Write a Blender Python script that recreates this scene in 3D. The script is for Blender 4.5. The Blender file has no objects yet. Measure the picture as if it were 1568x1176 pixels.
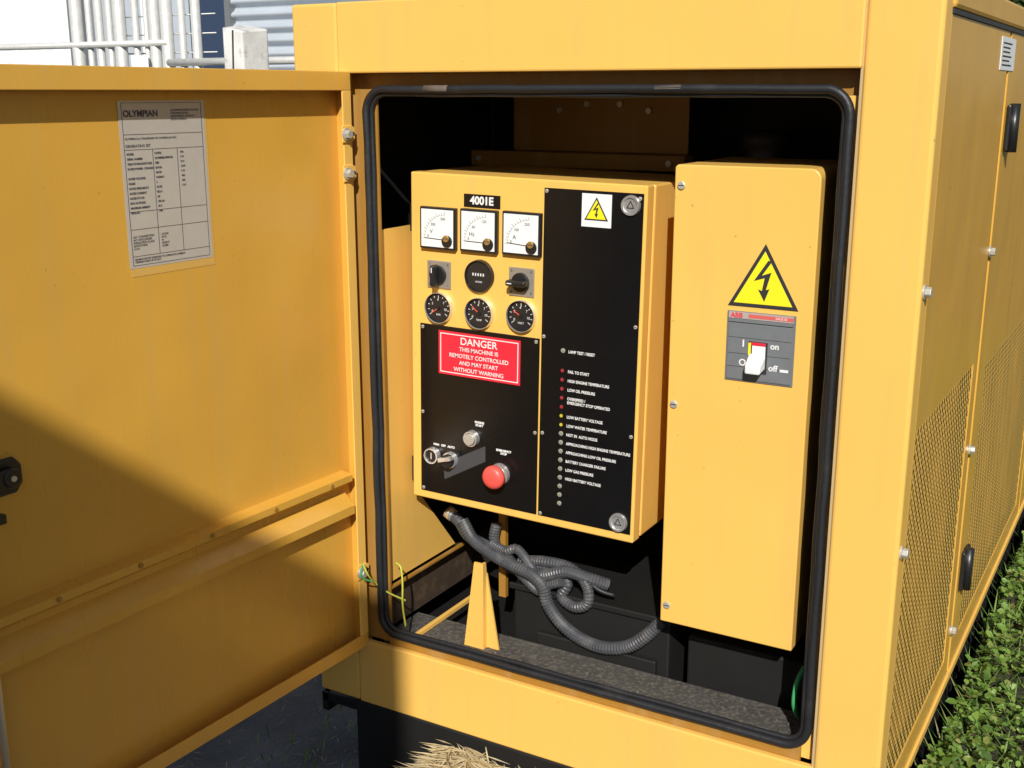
import bpy, bmesh, math, random
from mathutils import Vector, Matrix
random.seed(7)
rad=math.radians
sc=bpy.context.scene
COL=sc.collection

# ---------------------------------------------------------------- materials
def newmat(name):
    m=bpy.data.materials.new(name); m.use_nodes=True
    nt=m.node_tree; b=nt.nodes["Principled BSDF"]
    return m,nt,b
def N(nt,t,**kw):
    n=nt.nodes.new(t)
    for k,v in kw.items(): setattr(n,k,v)
    return n
def simple(name,col,rough=.5,metal=0,var=0.0,vscale=20,bump=0,bscale=200,spec=.5,rvar=0,coat=0,dust=0,dcol=(.30,.25,.18),dscale=30,dlo=.5,dhi=.75):
    m,nt,b=newmat(name)
    L=nt.links.new
    b.inputs["Roughness"].default_value=rough
    b.inputs["Metallic"].default_value=metal
    b.inputs["Specular IOR Level"].default_value=spec
    b.inputs["Coat Weight"].default_value=coat
    b.inputs["Base Color"].default_value=(*col,1)
    tc=N(nt,"ShaderNodeTexCoord")
    last=None
    if var or rvar:
        n=N(nt,"ShaderNodeTexNoise"); n.inputs["Scale"].default_value=vscale; n.inputs["Detail"].default_value=6
        L(tc.outputs["Object"],n.inputs["Vector"])
        if var:
            mx=N(nt,"ShaderNodeMix",data_type='RGBA')
            mx.inputs["A"].default_value=(*[c*(1-var) for c in col],1)
            mx.inputs["B"].default_value=(*[min(1,c*(1+var)) for c in col],1)
            L(n.outputs["Fac"],mx.inputs["Factor"]); L(mx.outputs["Result"],b.inputs["Base Color"]); last=mx.outputs["Result"]
        if rvar:
            mr=N(nt,"ShaderNodeMapRange"); mr.inputs["To Min"].default_value=max(0,rough-rvar); mr.inputs["To Max"].default_value=rough+rvar
            L(n.outputs["Fac"],mr.inputs["Value"]); L(mr.outputs["Result"],b.inputs["Roughness"])
    if dust:
        n3=N(nt,"ShaderNodeTexNoise"); n3.inputs["Scale"].default_value=dscale; n3.inputs["Detail"].default_value=9
        L(tc.outputs["Object"],n3.inputs["Vector"])
        r=N(nt,"ShaderNodeValToRGB"); r.color_ramp.elements[0].position=dlo; r.color_ramp.elements[1].position=dhi
        L(n3.outputs["Fac"],r.inputs["Fac"])
        mu=N(nt,"ShaderNodeMath",operation='MULTIPLY'); mu.inputs[1].default_value=dust; L(r.outputs["Color"],mu.inputs[0])
        m2=N(nt,"ShaderNodeMix",data_type='RGBA'); m2.inputs["B"].default_value=(*dcol,1); m2.inputs["A"].default_value=(*col,1)
        if last: L(last,m2.inputs["A"])
        L(mu.outputs[0],m2.inputs["Factor"]); L(m2.outputs["Result"],b.inputs["Base Color"])
    if bump:
        n2=N(nt,"ShaderNodeTexNoise"); n2.inputs["Scale"].default_value=bscale; n2.inputs["Detail"].default_value=3
        L(tc.outputs["Object"],n2.inputs["Vector"])
        bp=N(nt,"ShaderNodeBump"); bp.inputs["Strength"].default_value=bump; bp.inputs["Distance"].default_value=.002
        L(n2.outputs["Fac"],bp.inputs["Height"]); L(bp.outputs["Normal"],b.inputs["Normal"])
    return m

def paint(name,col,rough=.38,dirt=.25,perf=False,wav=.35):
    m,nt,b=newmat(name)
    L=nt.links.new
    tc=N(nt,"ShaderNodeTexCoord")
    n=N(nt,"ShaderNodeTexNoise"); n.inputs["Scale"].default_value=3.2; n.inputs["Detail"].default_value=5; L(tc.outputs["Object"],n.inputs["Vector"])
    mx=N(nt,"ShaderNodeMix",data_type='RGBA')
    mx.inputs["A"].default_value=(*[c*.92 for c in col],1); mx.inputs["B"].default_value=(*[min(1,c*1.07) for c in col],1)
    L(n.outputs["Fac"],mx.inputs["Factor"])
    mp=N(nt,"ShaderNodeMapping"); mp.inputs["Scale"].default_value=(28,28,1.6); L(tc.outputs["Object"],mp.inputs["Vector"])
    s=N(nt,"ShaderNodeTexNoise"); s.inputs["Scale"].default_value=1.0; s.inputs["Detail"].default_value=7; L(mp.outputs["Vector"],s.inputs["Vector"])
    r=N(nt,"ShaderNodeValToRGB"); r.color_ramp.elements[0].position=.52; r.color_ramp.elements[1].position=.85
    L(s.outputs["Fac"],r.inputs["Fac"])
    mul=N(nt,"ShaderNodeMath",operation='MULTIPLY'); mul.inputs[1].default_value=dirt; L(r.outputs["Color"],mul.inputs[0])
    mx2=N(nt,"ShaderNodeMix",data_type='RGBA'); mx2.inputs["B"].default_value=(.46,.34,.17,1)
    L(mul.outputs[0],mx2.inputs["Factor"]); L(mx.outputs["Result"],mx2.inputs["A"])
    sp=N(nt,"ShaderNodeTexNoise"); sp.inputs["Scale"].default_value=95; sp.inputs["Detail"].default_value=4; L(tc.outputs["Object"],sp.inputs["Vector"])
    r2=N(nt,"ShaderNodeValToRGB"); r2.color_ramp.elements[0].position=.715; r2.color_ramp.elements[1].position=.75
    L(sp.outputs["Fac"],r2.inputs["Fac"])
    mul2=N(nt,"ShaderNodeMath",operation='MULTIPLY'); mul2.inputs[1].default_value=dirt*1.6; L(r2.outputs["Color"],mul2.inputs[0])
    mx3=N(nt,"ShaderNodeMix",data_type='RGBA'); mx3.inputs["B"].default_value=(.20,.12,.05,1)
    L(mul2.outputs[0],mx3.inputs["Factor"]); L(mx2.outputs["Result"],mx3.inputs["A"])
    L(mx3.outputs["Result"],b.inputs["Base Color"])
    mr=N(nt,"ShaderNodeMapRange"); mr.inputs["To Min"].default_value=rough-.08; mr.inputs["To Max"].default_value=rough+.12
    L(s.outputs["Fac"],mr.inputs["Value"]); L(mr.outputs["Result"],b.inputs["Roughness"])
    w=N(nt,"ShaderNodeTexNoise"); w.inputs["Scale"].default_value=5; w.inputs["Detail"].default_value=1; L(tc.outputs["Object"],w.inputs["Vector"])
    o=N(nt,"ShaderNodeTexNoise"); o.inputs["Scale"].default_value=420; o.inputs["Detail"].default_value=1; L(tc.outputs["Object"],o.inputs["Vector"])
    b1=N(nt,"ShaderNodeBump"); b1.inputs["Strength"].default_value=wav; b1.inputs["Distance"].default_value=.006; L(w.outputs["Fac"],b1.inputs["Height"])
    b2=N(nt,"ShaderNodeBump"); b2.inputs["Strength"].default_value=.08; b2.inputs["Distance"].default_value=.0008; L(o.outputs["Fac"],b2.inputs["Height"]); L(b1.outputs["Normal"],b2.inputs["Normal"])
    L(b2.outputs["Normal"],b.inputs["Normal"])
    if perf:
        sep=N(nt,"ShaderNodeSeparateXYZ"); L(tc.outputs["Object"],sep.inputs[0])
        def M(op,a,bv=None):
            q=N(nt,"ShaderNodeMath",operation=op)
            for i,v in enumerate((a,bv)):
                if v is None: continue
                if isinstance(v,(int,float)): q.inputs[i].default_value=v
                else: L(v,q.inputs[i])
            return q.outputs[0]
        p=.0200
        u=M('MULTIPLY',sep.outputs["Y"],1/p); v=M('MULTIPLY',sep.outputs["Z"],1/(p*1.15))
        def dist(du):
            a=M('SUBTRACT',M('FRACT',M('ADD',u,100+du)),.5)
            c=M('MULTIPLY',M('SUBTRACT',M('FRACT',M('ADD',v,100+du)),.5),1.15)
            return M('SQRT',M('ADD',M('MULTIPLY',a,a),M('MULTIPLY',c,c)))
        d=M('MINIMUM',dist(0),dist(.5))
        hole=M('LESS_THAN',d,.285)
        tr=N(nt,"ShaderNodeBsdfTransparent"); ms=N(nt,"ShaderNodeMixShader")
        L(hole,ms.inputs[0]); L(b.outputs[0],ms.inputs[1]); L(tr.outputs[0],ms.inputs[2])
        L(ms.outputs[0],nt.nodes["Material Output"].inputs[0])
    return m

YEL=(.85,.505,.112)
M_Y=paint("yellow_paint",YEL)
M_YD=paint("yellow_paint_door_shaded",(.66,.365,.055),rough=.27,dirt=.22,wav=1.0)  # same yellow, with the door's shading deepened in the base colour
M_YS=paint("yellow_paint_side_shaded",(.68,.38,.065),rough=.28,dirt=.35,wav=.8)  # same yellow, darkened in colour where the sun only grazes
M_YP=paint("yellow_perforated_sheet",(.86,.53,.13),perf=True)
M_YI=paint("yellow_paint_interior_shaded",(.36,.18,.03),rough=.42,dirt=.5)  # darkened copy of the yellow, interior shade painted in
M_BLK=simple("black_interior",(.007,.0065,.006),.65,var=.4,vscale=12)
M_RUB=simple("black_rubber",(.014,.015,.018),.5,var=.5,vscale=9,bump=.3,bscale=150,dust=.35,dcol=(.09,.085,.08),dscale=14,dlo=.55,dhi=.75)
M_PAN=simple("black_panel",(.006,.006,.0065),.26,var=.2,vscale=8,rvar=.05,bump=.02,bscale=500)
M_PLA=simple("black_plastic",(.015,.015,.016),.35)
M_WHT=simple("white_face",(.80,.82,.82),.4)
M_TXT=simple("white_print",(.78,.78,.77),.5)
M_INK=simple("dark_ink",(.03,.03,.035),.5)
M_RED=simple("red_label",(.74,.025,.05),.35,var=.08,vscale=40)
M_REDB=simple("red_button",(.85,.10,.08),.4)
M_YLB=simple("yellow_label",(.87,.76,.02),.4)
M_CHR=simple("chrome",(.80,.79,.77),.25,metal=.75,rvar=.08,vscale=60)
M_ZN=simple("zinc_bolt",(.58,.56,.50),.40,metal=.45,var=.3,vscale=200)
M_BRS=simple("brass",(.65,.47,.18),.35,metal=.8)
M_GRY=simple("grey_plate",(.16,.17,.18),.5,var=.1,vscale=80)
M_SWP=simple("switch_plate",(.36,.33,.28),.4,metal=.4)
M_CND=simple("grey_conduit",(.062,.065,.073),.42,var=.35,vscale=50,dust=.5,dcol=(.17,.16,.15),dscale=40)
M_GW=simple("green_yellow_wire",(.50,.50,.06),.45,var=.5,vscale=60)
M_GRN=simple("green_wire",(.05,.35,.12),.45)
M_LR=simple("led_red",(.40,.03,.04),.2); M_LY=simple("led_yellow",(.60,.48,.03),.2); M_LG=simple("led_clear",(.24,.28,.20),.2)
M_GLS=simple("gauge_glass",(.02,.02,.022),.08)

# ---------------------------------------------------------------- helpers
def empty(name,loc=(0,0,0),rot=(0,0,0)):
    e=bpy.data.objects.new(name,None); e.location=loc; e.rotation_euler=rot; e.empty_display_size=.1
    COL.objects.link(e); return e
def addmesh(name,verts,faces,mat,parent=None,smooth=False,bevel=0,seg=2):
    o3=Vector(parent.location) if parent else Vector((0,0,0))
    me=bpy.data.meshes.new(name)
    me.from_pydata([tuple(Vector(v)-o3) for v in verts],[],faces)
    bm=bmesh.new(); bm.from_mesh(me); bmesh.ops.recalc_face_normals(bm,faces=bm.faces); bm.to_mesh(me); bm.free()
    if smooth:
        for p in me.polygons: p.use_smooth=True
    me.materials.append(mat)
    ob=bpy.data.objects.new(name,me); COL.objects.link(ob)
    if parent: ob.parent=parent
    if bevel:
        md=ob.modifiers.new("bev",'BEVEL'); md.width=bevel; md.segments=seg; md.limit_method='ANGLE'; md.angle_limit=rad(40); md.harden_normals=False
    return ob
def box(name,x0,x1,y0,y1,z0,z1,mat,parent=None,bevel=0,seg=2):
    v=[(x,y,z) for x in (x0,x1) for y in (y0,y1) for z in (z0,z1)]
    f=[(0,1,3,2),(4,6,7,5),(0,4,5,1),(2,3,7,6),(0,2,6,4),(1,5,7,3)]
    return addmesh(name,v,f,mat,parent,bevel=bevel,seg=seg)
def prism(name,pts,axis,a0,a1,mat,parent=None,bevel=0):
    n=len(pts)
    def mk(p,a):
        return {'y':(p[0],a,p[1]),'x':(a,p[0],p[1]),'z':(p[0],p[1],a)}[axis]
    v=[mk(p,a0) for p in pts]+[mk(p,a1) for p in pts]
    f=[tuple(range(n)),tuple(range(2*n-1,n-1,-1))]+[(i,(i+1)%n,n+(i+1)%n,n+i) for i in range(n)]
    return addmesh(name,v,f,mat,parent,bevel=bevel)
def disc(name,c,axis,r,a0,a1,mat,parent=None,n=32,bevel=0,rot=0,r2=None):
    pts=[(c[0]+r*math.cos(rot+2*math.pi*i/n),c[1]+r*math.sin(rot+2*math.pi*i/n)) for i in range(n)]
    return prism(name,pts,axis,a0,a1,mat,parent,bevel)
def ring(name,c,r_o,r_i,y0,y1,mat,parent,n=40,axis='y'):
    v=[];f=[]
    for i in range(n):
        a=2*math.pi*i/n
        for r,yy in ((r_o,y1),(r_o-.001,y0),(r_i+.0012,y0),(r_i,y1)):
            p=(c[0]+r*math.cos(a),c[1]+r*math.sin(a))
            v.append((p[0],yy,p[1]) if axis=='y' else (yy,p[0],p[1]))
    for i in range(n):
        j=(i+1)%n
        for k in range(4):
            f.append((i*4+k,j*4+k,j*4+(k+1)%4,i*4+(k+1)%4))
    return addmesh(name,v,f,mat,parent,smooth=False)
def catmull(P,step):
    P=[Vector(p) for p in P]; out=[]
    Q=[P[0]*2-P[1]]+P+[P[-1]*2-P[-2]]
    for i in range(1,len(Q)-2):
        a,b,c,d=Q[i-1:i+3]; n=max(2,int((c-b).length/step))
        for k in range(n):
            t=k/n
            out.append(.5*((2*b)+(c-a)*t+(2*a-5*b+4*c-d)*t*t+(3*b-a-3*c+d)*t**3))
    out.append(P[-1]); return out
def tube(name,path,r,mat,parent=None,closed=False,n=10,corr=0,smooth=True):
    pts=[Vector(p) for p in path]; m=len(pts)
    v=[];f=[];up=None
    for i,p in enumerate(pts):
        if closed: t=(pts[(i+1)%m]-pts[i-1])
        else: t=pts[min(i+1,m-1)]-pts[max(i-1,0)]
        t.normalize()
        if up is None:
            up=Vector((0,1,0)) if abs(t.y)<.9 else Vector((0,0,1))
        up=(up-t*up.dot(t)).normalized(); s=t.cross(up)
        rr=r*(1+(corr if i%4<2 else -corr))
        for k in range(n):
            a=2*math.pi*k/n
            v.append(p+(up*math.cos(a)+s*math.sin(a))*rr)
    mm=m if closed else m-1
    for i in range(mm):
        j=(i+1)%m
        for k in range(n):
            f.append((i*n+k,i*n+(k+1)%n,j*n+(k+1)%n,j*n+k))
    if not closed:
        f.append(tuple(range(n))); f.append(tuple(range((m-1)*n,m*n)))
    return addmesh(name,v,f,mat,parent,smooth=smooth)
def text(name,body,size,loc,mat,parent,face='y',align='LEFT',sx=1.0,bold=0,space=1.0):
    c=bpy.data.curves.new(name,'FONT'); c.body=body; c.size=size; c.align_x=align; c.align_y='CENTER'
    c.offset=bold; c.extrude=.0001; c.space_line=space
    c.materials.append(mat)
    o=bpy.data.objects.new(name,c); COL.objects.link(o)
    o.rotation_euler=(rad(90),0,0) if face=='y' else (rad(90),0,rad(90))
    o.scale=(sx,1,1)
    p=Vector(loc)
    if parent: o.parent=parent; p=p-Vector(parent.location)
    o.location=p
    return o
def bolt(name,c,axis,face,d,r,mat,parent):
    s=-1 if axis=='y' else 1
    disc(name+"_washer",c,axis,r*1.35,face,face+s*d*.25,mat,parent,24)
    disc(name+"_head",c,axis,r,face+s*d*.25,face+s*d,mat,parent,6,bevel=r*.12,rot=random.random())
def screw(name,c,axis,face,r,mat,parent):
    s=-1 if axis=='y' else 1
    disc(name,c,axis,r,face,face+s*r*.5,mat,parent,18,bevel=r*.3)
    w=r*.12
    pts=[(c[0]-r*.7,c[1]-w),(c[0]+r*.7,c[1]-w),(c[0]+r*.7,c[1]+w),(c[0]-r*.7,c[1]+w)]
    prism(name+"_slot",pts,axis,face+s*r*.5,face+s*(r*.5+.0003),M_INK,parent)
def seg2(name,p,q,w,y0,y1,mat,parent,axis='y'):
    d=Vector((q[0]-p[0],q[1]-p[1])); L=d.length; d/=L; nn=Vector((-d.y,d.x))*w/2
    P=[Vector(p)+nn,Vector(p)-nn,Vector(q)-nn,Vector(q)+nn]
    return prism(name,[tuple(a) for a in P],axis,y0,y1,mat,parent)

# ================================================================ GENERATOR ENCLOSURE
G=empty("generator_enclosure",(0,0,0))
ZT=1.495; ZB=.212; LEN=2.7; XL=-1.067
box("right_post",-.0985,0,0,.05,ZB,ZT-.0015,M_Y,G,bevel=.006,seg=3)
box("left_post",XL,-.9715,0,.05,ZB,ZT-.0015,M_Y,G,bevel=.005,seg=3)
box("header",-.9700,-.1000,-.0015,.05,1.380,ZT-.001,M_Y,G,bevel=.003)
box("sill",-.9700,-.1000,-.001,.012,ZB,.343,M_Y,G,bevel=.003)
M_SEAL=simple("sealant",(.50,.36,.18),.7)
box("seam_left",-.973,-.968,.004,.03,1.36,ZT-.004,M_SEAL,G)
box("seam_right",-.102,-.097,.004,.03,ZB+.01,ZT-.004,M_SEAL,G)
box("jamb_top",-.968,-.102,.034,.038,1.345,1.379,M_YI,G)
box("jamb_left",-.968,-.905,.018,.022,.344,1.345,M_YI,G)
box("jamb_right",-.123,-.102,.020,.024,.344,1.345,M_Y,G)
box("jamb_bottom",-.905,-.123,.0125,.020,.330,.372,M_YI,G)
box("lip_top",-.905,-.123,.010,.033,1.343,1.346,M_BLK,G)
box("lip_right",-.126,-.123,.014,.07,.372,1.345,M_BLK,G)
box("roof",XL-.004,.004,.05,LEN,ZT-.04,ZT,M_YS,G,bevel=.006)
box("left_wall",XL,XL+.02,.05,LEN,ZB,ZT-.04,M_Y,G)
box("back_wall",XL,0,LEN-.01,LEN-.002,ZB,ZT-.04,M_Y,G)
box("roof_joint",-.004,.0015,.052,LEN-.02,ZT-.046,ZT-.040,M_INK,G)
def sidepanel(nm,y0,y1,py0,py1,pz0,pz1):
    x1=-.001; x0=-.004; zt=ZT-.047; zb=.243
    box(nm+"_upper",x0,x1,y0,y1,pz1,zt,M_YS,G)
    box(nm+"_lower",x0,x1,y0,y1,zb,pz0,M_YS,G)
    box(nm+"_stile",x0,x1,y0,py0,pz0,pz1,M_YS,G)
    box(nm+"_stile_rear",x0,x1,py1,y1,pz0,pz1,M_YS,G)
    v=[(-.0022,py0,pz0),(-.0022,py1,pz0),(-.0022,py1,pz1),(-.0022,py0,pz1)]
    addmesh(nm+"_perforated",v,[(0,1,2,3)],M_YP,G)
sidepanel("side_panel",.0515,.588,.056,.545,.300,.882)
sidepanel("side_door",.612,1.62,.70,1.55,.300,.850)
sidepanel("side_door_rear",1.64,2.66,1.72,2.58,.300,.850)
box("side_gap_strip",-.012,-.0045,.585,.615,.243,ZT-.047,M_YI,G)
box("side_gap_strip_rear",-.012,-.0045,1.61,1.65,.243,ZT-.047,M_YI,G)
box("side_skirt",-.003,.003,.052,LEN-.02,.236,.252,M_Y,G,bevel=.001)
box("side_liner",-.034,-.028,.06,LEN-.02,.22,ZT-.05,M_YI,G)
box("side_liner_inner",-.050,-.045,.06,LEN-.02,.22,ZT-.05,M_BLK,G)
for z in (1.088,.712): bolt("corner_bolt",(.016,z),'x',-.0005,.011,.0075,M_ZN,G)
for y,z in ((.600,1.075),(.598,.708),(.596,.345)): bolt("panel_bolt",(y,z),'x',-.001,.010,.0075,M_ZN,G)
for z in (1.0,.6): bolt("panel_bolt",(1.63,z),'x',-.001,.010,.0075,M_ZN,G)
for zc in (1.288,.452):
    for yc in (.66,):
        box("hinge_leaf",0.0,.007,yc-.030,yc+.030,zc-.040,zc+.040,M_PLA,G,bevel=.003)
        tube("hinge_barrel",[(.010,yc-.004,zc-.042),(.010,yc-.004,zc+.042)],.009,M_PLA,G,n=14)
        for dz in (-.022,.022):
            disc("hinge_screw",(yc+.018,zc+dz),'x',.005,.007,.0085,M_ZN,G,12)
box("side_sticker",-.0008,.0002,.50,.66,1.385,1.438,M_WHT,G)
for i in range(6):
    box("sticker_line",.0002,.0005,.515,.515+.13*random.uniform(.6,1),1.392+i*.007,1.3945+i*.007,M_INK,G)
# interior liner
box("interior_back",-1.04,-.05,.62,.63,.22,ZT-.05,M_BLK,G)
box("interior_left",-1.046,-1.042,.05,.62,.22,ZT-.05,M_BLK,G)
box("interior_ceiling",-1.04,-.05,.05,.62,ZT-.047,ZT-.042,M_BLK,G)
M_FL=simple("dusty_base",(.065,.061,.055),.85,var=.6,vscale=25,bump=.8,bscale=160,dust=.7,dcol=(.17,.15,.12),dscale=130,dlo=.46,dhi=.68)
box("base_ledge",-.925,-.13,.0205,.135,.330,.352,M_FL,G)
box("base_floor",-1.04,-.05,.135,.62,.27,.30,M_BLK,G)
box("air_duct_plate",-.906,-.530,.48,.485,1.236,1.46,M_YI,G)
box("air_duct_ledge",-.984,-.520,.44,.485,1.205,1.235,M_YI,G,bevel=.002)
for x,z in ((-.80,1.315),(-.74,1.327),(-.67,1.327),(-.61,1.315),(-.965,1.22),(-.55,1.22)):
    disc("duct_screw",(x,z),'y',.006,.44 if z<1.24 else .48,.435 if z<1.24 else .474,M_ZN,G,10)
M_PIPE=simple("exhaust_steel",(.05,.05,.055),.45,var=.3,vscale=20)
tube("exhaust_pipe",[(-.385,.5,1.19),(-.385,.5,1.28)],.040,M_PIPE,G,n=24)
tube("exhaust_collar",[(-.385,.5,1.25),(-.385,.5,1.278)],.045,M_PIPE,G,n=24)
prism("side_gusset",[(.021,.458),(.255,.458),(.135,.600),(.135,1.117),(.021,1.117)],'x',-.918,-.914,M_Y,G)
box("gusset_flange",-.9135,-.906,.022,.28,.448,.452,M_YI,G)
box("gusset_hinge",-.905,-.895,.135,.16,1.13,1.19,M_PLA,G,bevel=.002)
box("gusset_hinge_lower",-.905,-.895,.135,.16,.63,.68,M_PLA,G,bevel=.002)
M_BRN=simple("shaded_brown_steel",(.045,.028,.015),.8,var=.6,vscale=20,dust=.5,dcol=(.16,.10,.05),dscale=60)  # brown shading put into the base colour, random speckle over it
box("side_member",-.935,-.925,.05,.45,.36,.44,M_BRN,G)
box("floor_rail",-.868,-.860,.040,.26,.353,.362,M_Y,G,bevel=.001)
for i in range(60):
    r_=random.uniform(.0012,.004); x=random.uniform(-.90,-.15); y=random.uniform(.03,.12)
    disc("pebble",(x,y),'z',r_,.351,.352+r_,M_FL,G,6,bevel=r_*.3,rot=random.random())
box("battery_tray",-.715,-.40,.15,.40,.30,.455,M_BLK,G,bevel=.004)
box("battery_tray_rim",-.722,-.395,.143,.15,.446,.458,M_BLK,G,bevel=.002)
box("battery_tray_step",-.66,-.42,.137,.15,.30,.375,M_BLK,G,bevel=.003)
box("fuel_hose_block",-.37,-.14,.16,.42,.30,.43,M_BLK,G,bevel=.004)
prism("bracket_face",[(-.748,.522),(-.729,.522),(-.729,.353),(-.771,.353)],'y',.062,.066,M_Y,G)
prism("bracket_web",[(.066,.353),(.095,.353),(.072,.522),(.066,.522)],'x',-.733,-.729,M_Y,G)
prism("bracket_web2",[(-.729,.353),(-.704,.353),(-.729,.50)],'y',.074,.078,M_Y,G)
box("bracket_post",-.772,-.757,.19,.20,.40,.62,M_YI,G)

# skid
K=empty("skid_base",(0,0,0))
box("skid_front",-.985,-.02,.004,.10,.0,.209,M_BLK,K,bevel=.004)
box("skid_side",-.06,-.010,.10,LEN-.05,.0,.235,M_BLK,K,bevel=.004)
box("skid_side_left",-1.05,-1.0,.10,LEN-.05,.0,.21,M_BLK,K,bevel=.004)
box("skid_lug",-1.09,-.99,.03,.09,.165,.185,M_BLK,K,bevel=.003)
box("skid_lug_plate",-1.09,-1.075,.03,.09,.145,.185,M_BLK,K)

def rrect(x0,x1,z0,z1,r,y,n=8):
    out=[]
    for cx,cz,a0 in ((x1-r,z1-r,0),(x0+r,z1-r,90),(x0+r,z0+r,180),(x1-r,z0+r,270)):
        for k in range(n+1):
            a=rad(a0+90*k/n); out.append((cx+r*math.cos(a),y,cz+r*math.sin(a)))
    res=[]
    for i in range(len(out)):
        p=Vector(out[i]);q=Vector(out[(i+1)%len(out)]); L=(q-p).length; m=max(1,int(L/.05))
        for k in range(m):
            s=p+(q-p)*k/m
            if m>1: s+=Vector((random.uniform(-1,1)*.0009,random.uniform(-1,1)*.0008,random.uniform(-1,1)*.0009))
            res.append(s)
    return res
S=empty("door_seal",(0,0,0))
tube("seal_bulb",rrect(-.920,-.113,.366,1.354,.036,.008),.0066,M_RUB,S,closed=True,n=14)
tube("seal_lip",rrect(-.912,-.121,.374,1.346,.028,.013),.0045,M_RUB,S,closed=True,n=10)
# scuffed patches on the seal
M_SC=simple("scuffed_rubber",(.13,.10,.075),.8,var=.5,vscale=60)
for a,b_ in ((-.80,-.755),(-.395,-.355)): tube("seal_scuff",[(a,.0068,1.3545),(b_,.0068,1.3545)],.0060,M_SC,S,n=10)

# ================================================================ DOOR
D=empty("enclosure_door",(-.945,0,0),(0,0,rad(-2.7)))
DX=-.975; DL=-.945; W=.872; z0,z1=.336,1.383
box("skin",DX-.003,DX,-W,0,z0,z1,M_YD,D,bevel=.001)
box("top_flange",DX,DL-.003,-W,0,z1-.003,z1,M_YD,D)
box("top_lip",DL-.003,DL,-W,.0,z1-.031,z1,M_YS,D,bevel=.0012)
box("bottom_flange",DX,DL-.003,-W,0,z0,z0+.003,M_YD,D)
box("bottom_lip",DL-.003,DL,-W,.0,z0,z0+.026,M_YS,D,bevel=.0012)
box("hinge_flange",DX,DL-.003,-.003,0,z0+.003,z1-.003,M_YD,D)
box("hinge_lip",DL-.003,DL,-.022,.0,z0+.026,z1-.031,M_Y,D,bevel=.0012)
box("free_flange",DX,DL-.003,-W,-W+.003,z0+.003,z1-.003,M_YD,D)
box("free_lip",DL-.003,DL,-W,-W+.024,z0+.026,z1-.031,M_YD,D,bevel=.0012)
sec=[(DX,.684),(DX+.024,.680),(DX+.024,.668),(DX+.003,.654),(DX+.003,.644),(DX+.027,.622),(DX+.027,.606),(DX,.600)]
vv=[(x,y,z) for y in (-W+.03,-.024) for x,z in sec]; n=len(sec)
ff=[(i,(i+1)%n,n+(i+1)%n,n+i) for i in range(n)]+[tuple(range(n)),tuple(range(2*n-1,n-1,-1))]
addmesh("stiffener",vv,ff,M_YD,D)
for s in (.08,.22,.36,.50,.64): disc("rivet",(-s,.674),'x',.004,DX+.024,DX+.026,M_YI,D,12)
for zc in (1.281,1.216,.490):
    prism("hinge_pad",[(-.028,zc-.014),(-.004,zc-.014),(.004,zc-.008),(.004,zc+.010),(-.004,zc+.014),(-.028,zc+.014)],'x',DL,DL+.003,M_Y,D,bevel=.001)
    bolt("hinge_bolt",(-.020,zc),'x',DL+.003,.011,.0075,M_ZN,D)
    disc("hinge_hole",(-.001,zc),'x',.0035,DL+.003,DL+.0034,M_INK,D,12)
prism("latch_plate",[(-.74,.835),(-.672,.835),(-.662,.848),(-.662,.872),(-.672,.885),(-.74,.885)],'x',DX,DX+.006,M_PLA,D,bevel=.003)
disc("latch_pivot",(-.684,.860),'x',.014,DX+.006,DX+.018,M_PLA,D,24,bevel=.003)
disc("latch_screw",(-.684,.860),'x',.004,DX+.018,DX+.020,M_ZN,D,16)
prism("latch_arm",[(-.77,.868),(-.68,.874),(-.668,.860),(-.68,.846),(-.77,.848)],'x',DX+.010,DX+.016,M_PLA,D,bevel=.002)
box("latch_stop",DX,DX+.01,-.705,-.695,.80,.812,M_PLA,D)
tube("latch_rod",[(DX+.02,-.742,.34),(DX+.02,-.742,.80)],.0055,simple("galvanised_rod",(.62,.54,.38),.5,metal=.3),D,n=12)

# data label on the door
LB=empty("data_label",(-.945,0,0),(0,0,rad(-2.7)))
M_LAB=simple("foil_label",(.54,.51,.46),.34,metal=.2,var=.06,vscale=60)
xs=DX+.0008
LB0,LB1,LZ0,LZ1=-.457,-.301,1.105,1.338
box("tape",xs-.0006,xs-.0003,LB0+.002,LB1+.004,LZ0-.012,LZ1,simple("clear_tape",(.66,.40,.10),.2),LB)
box("label",xs-.0003,xs,LB0,LB1,LZ0,LZ1,M_LAB,LB)
xt=xs+.0004
M_LI=simple("label_ink",(.07,.07,.08),.5)
text("brand","OLYMPIAN",.0125,(xt,LB0+.008,LZ1-.018),M_LI,LB,'x',bold=.0004)
text("company","OLYMPIAN POWER SYSTEMS\nL'ENDERBY ROAD\nNEWMARKET, SUFFOLK\nSOUTH AFRICA",.0042,(xt,LB0+.092,LZ1-.020),M_LI,LB,'x')
text("sub","OLYMPIAN IS A TRADEMARK OF CATERPILLAR INC.",.0040,(xt,LB0+.008,LZ1-.052),M_LI,LB,'x')
text("title","GENERATING SET",.0055,(xt,LB0+.008,LZ1-.062),M_LI,LB,'x')
def hl(z,a=LB0+.006,b=LB1-.006): box("rule",xs,xs+.0004,a,b,z-.0003,z+.0003,M_LI,LB)
def vl(y,a,b): box("rule",xs,xs+.0004,y-.0003,y+.0003,a,b,M_LI,LB)
for z in (LZ1-.003,LZ1-.046,LZ1-.067,LZ0+.080,LZ0+.055,LZ0+.017,LZ0+.004): hl(z)
for y in (LB0+.006,LB1-.006): vl(y,LZ0+.004,LZ1-.003)
vl(LB0+.055,LZ0+.017,LZ1-.067); vl(LB0+.100,LZ0+.017,LZ1-.067)
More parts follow.
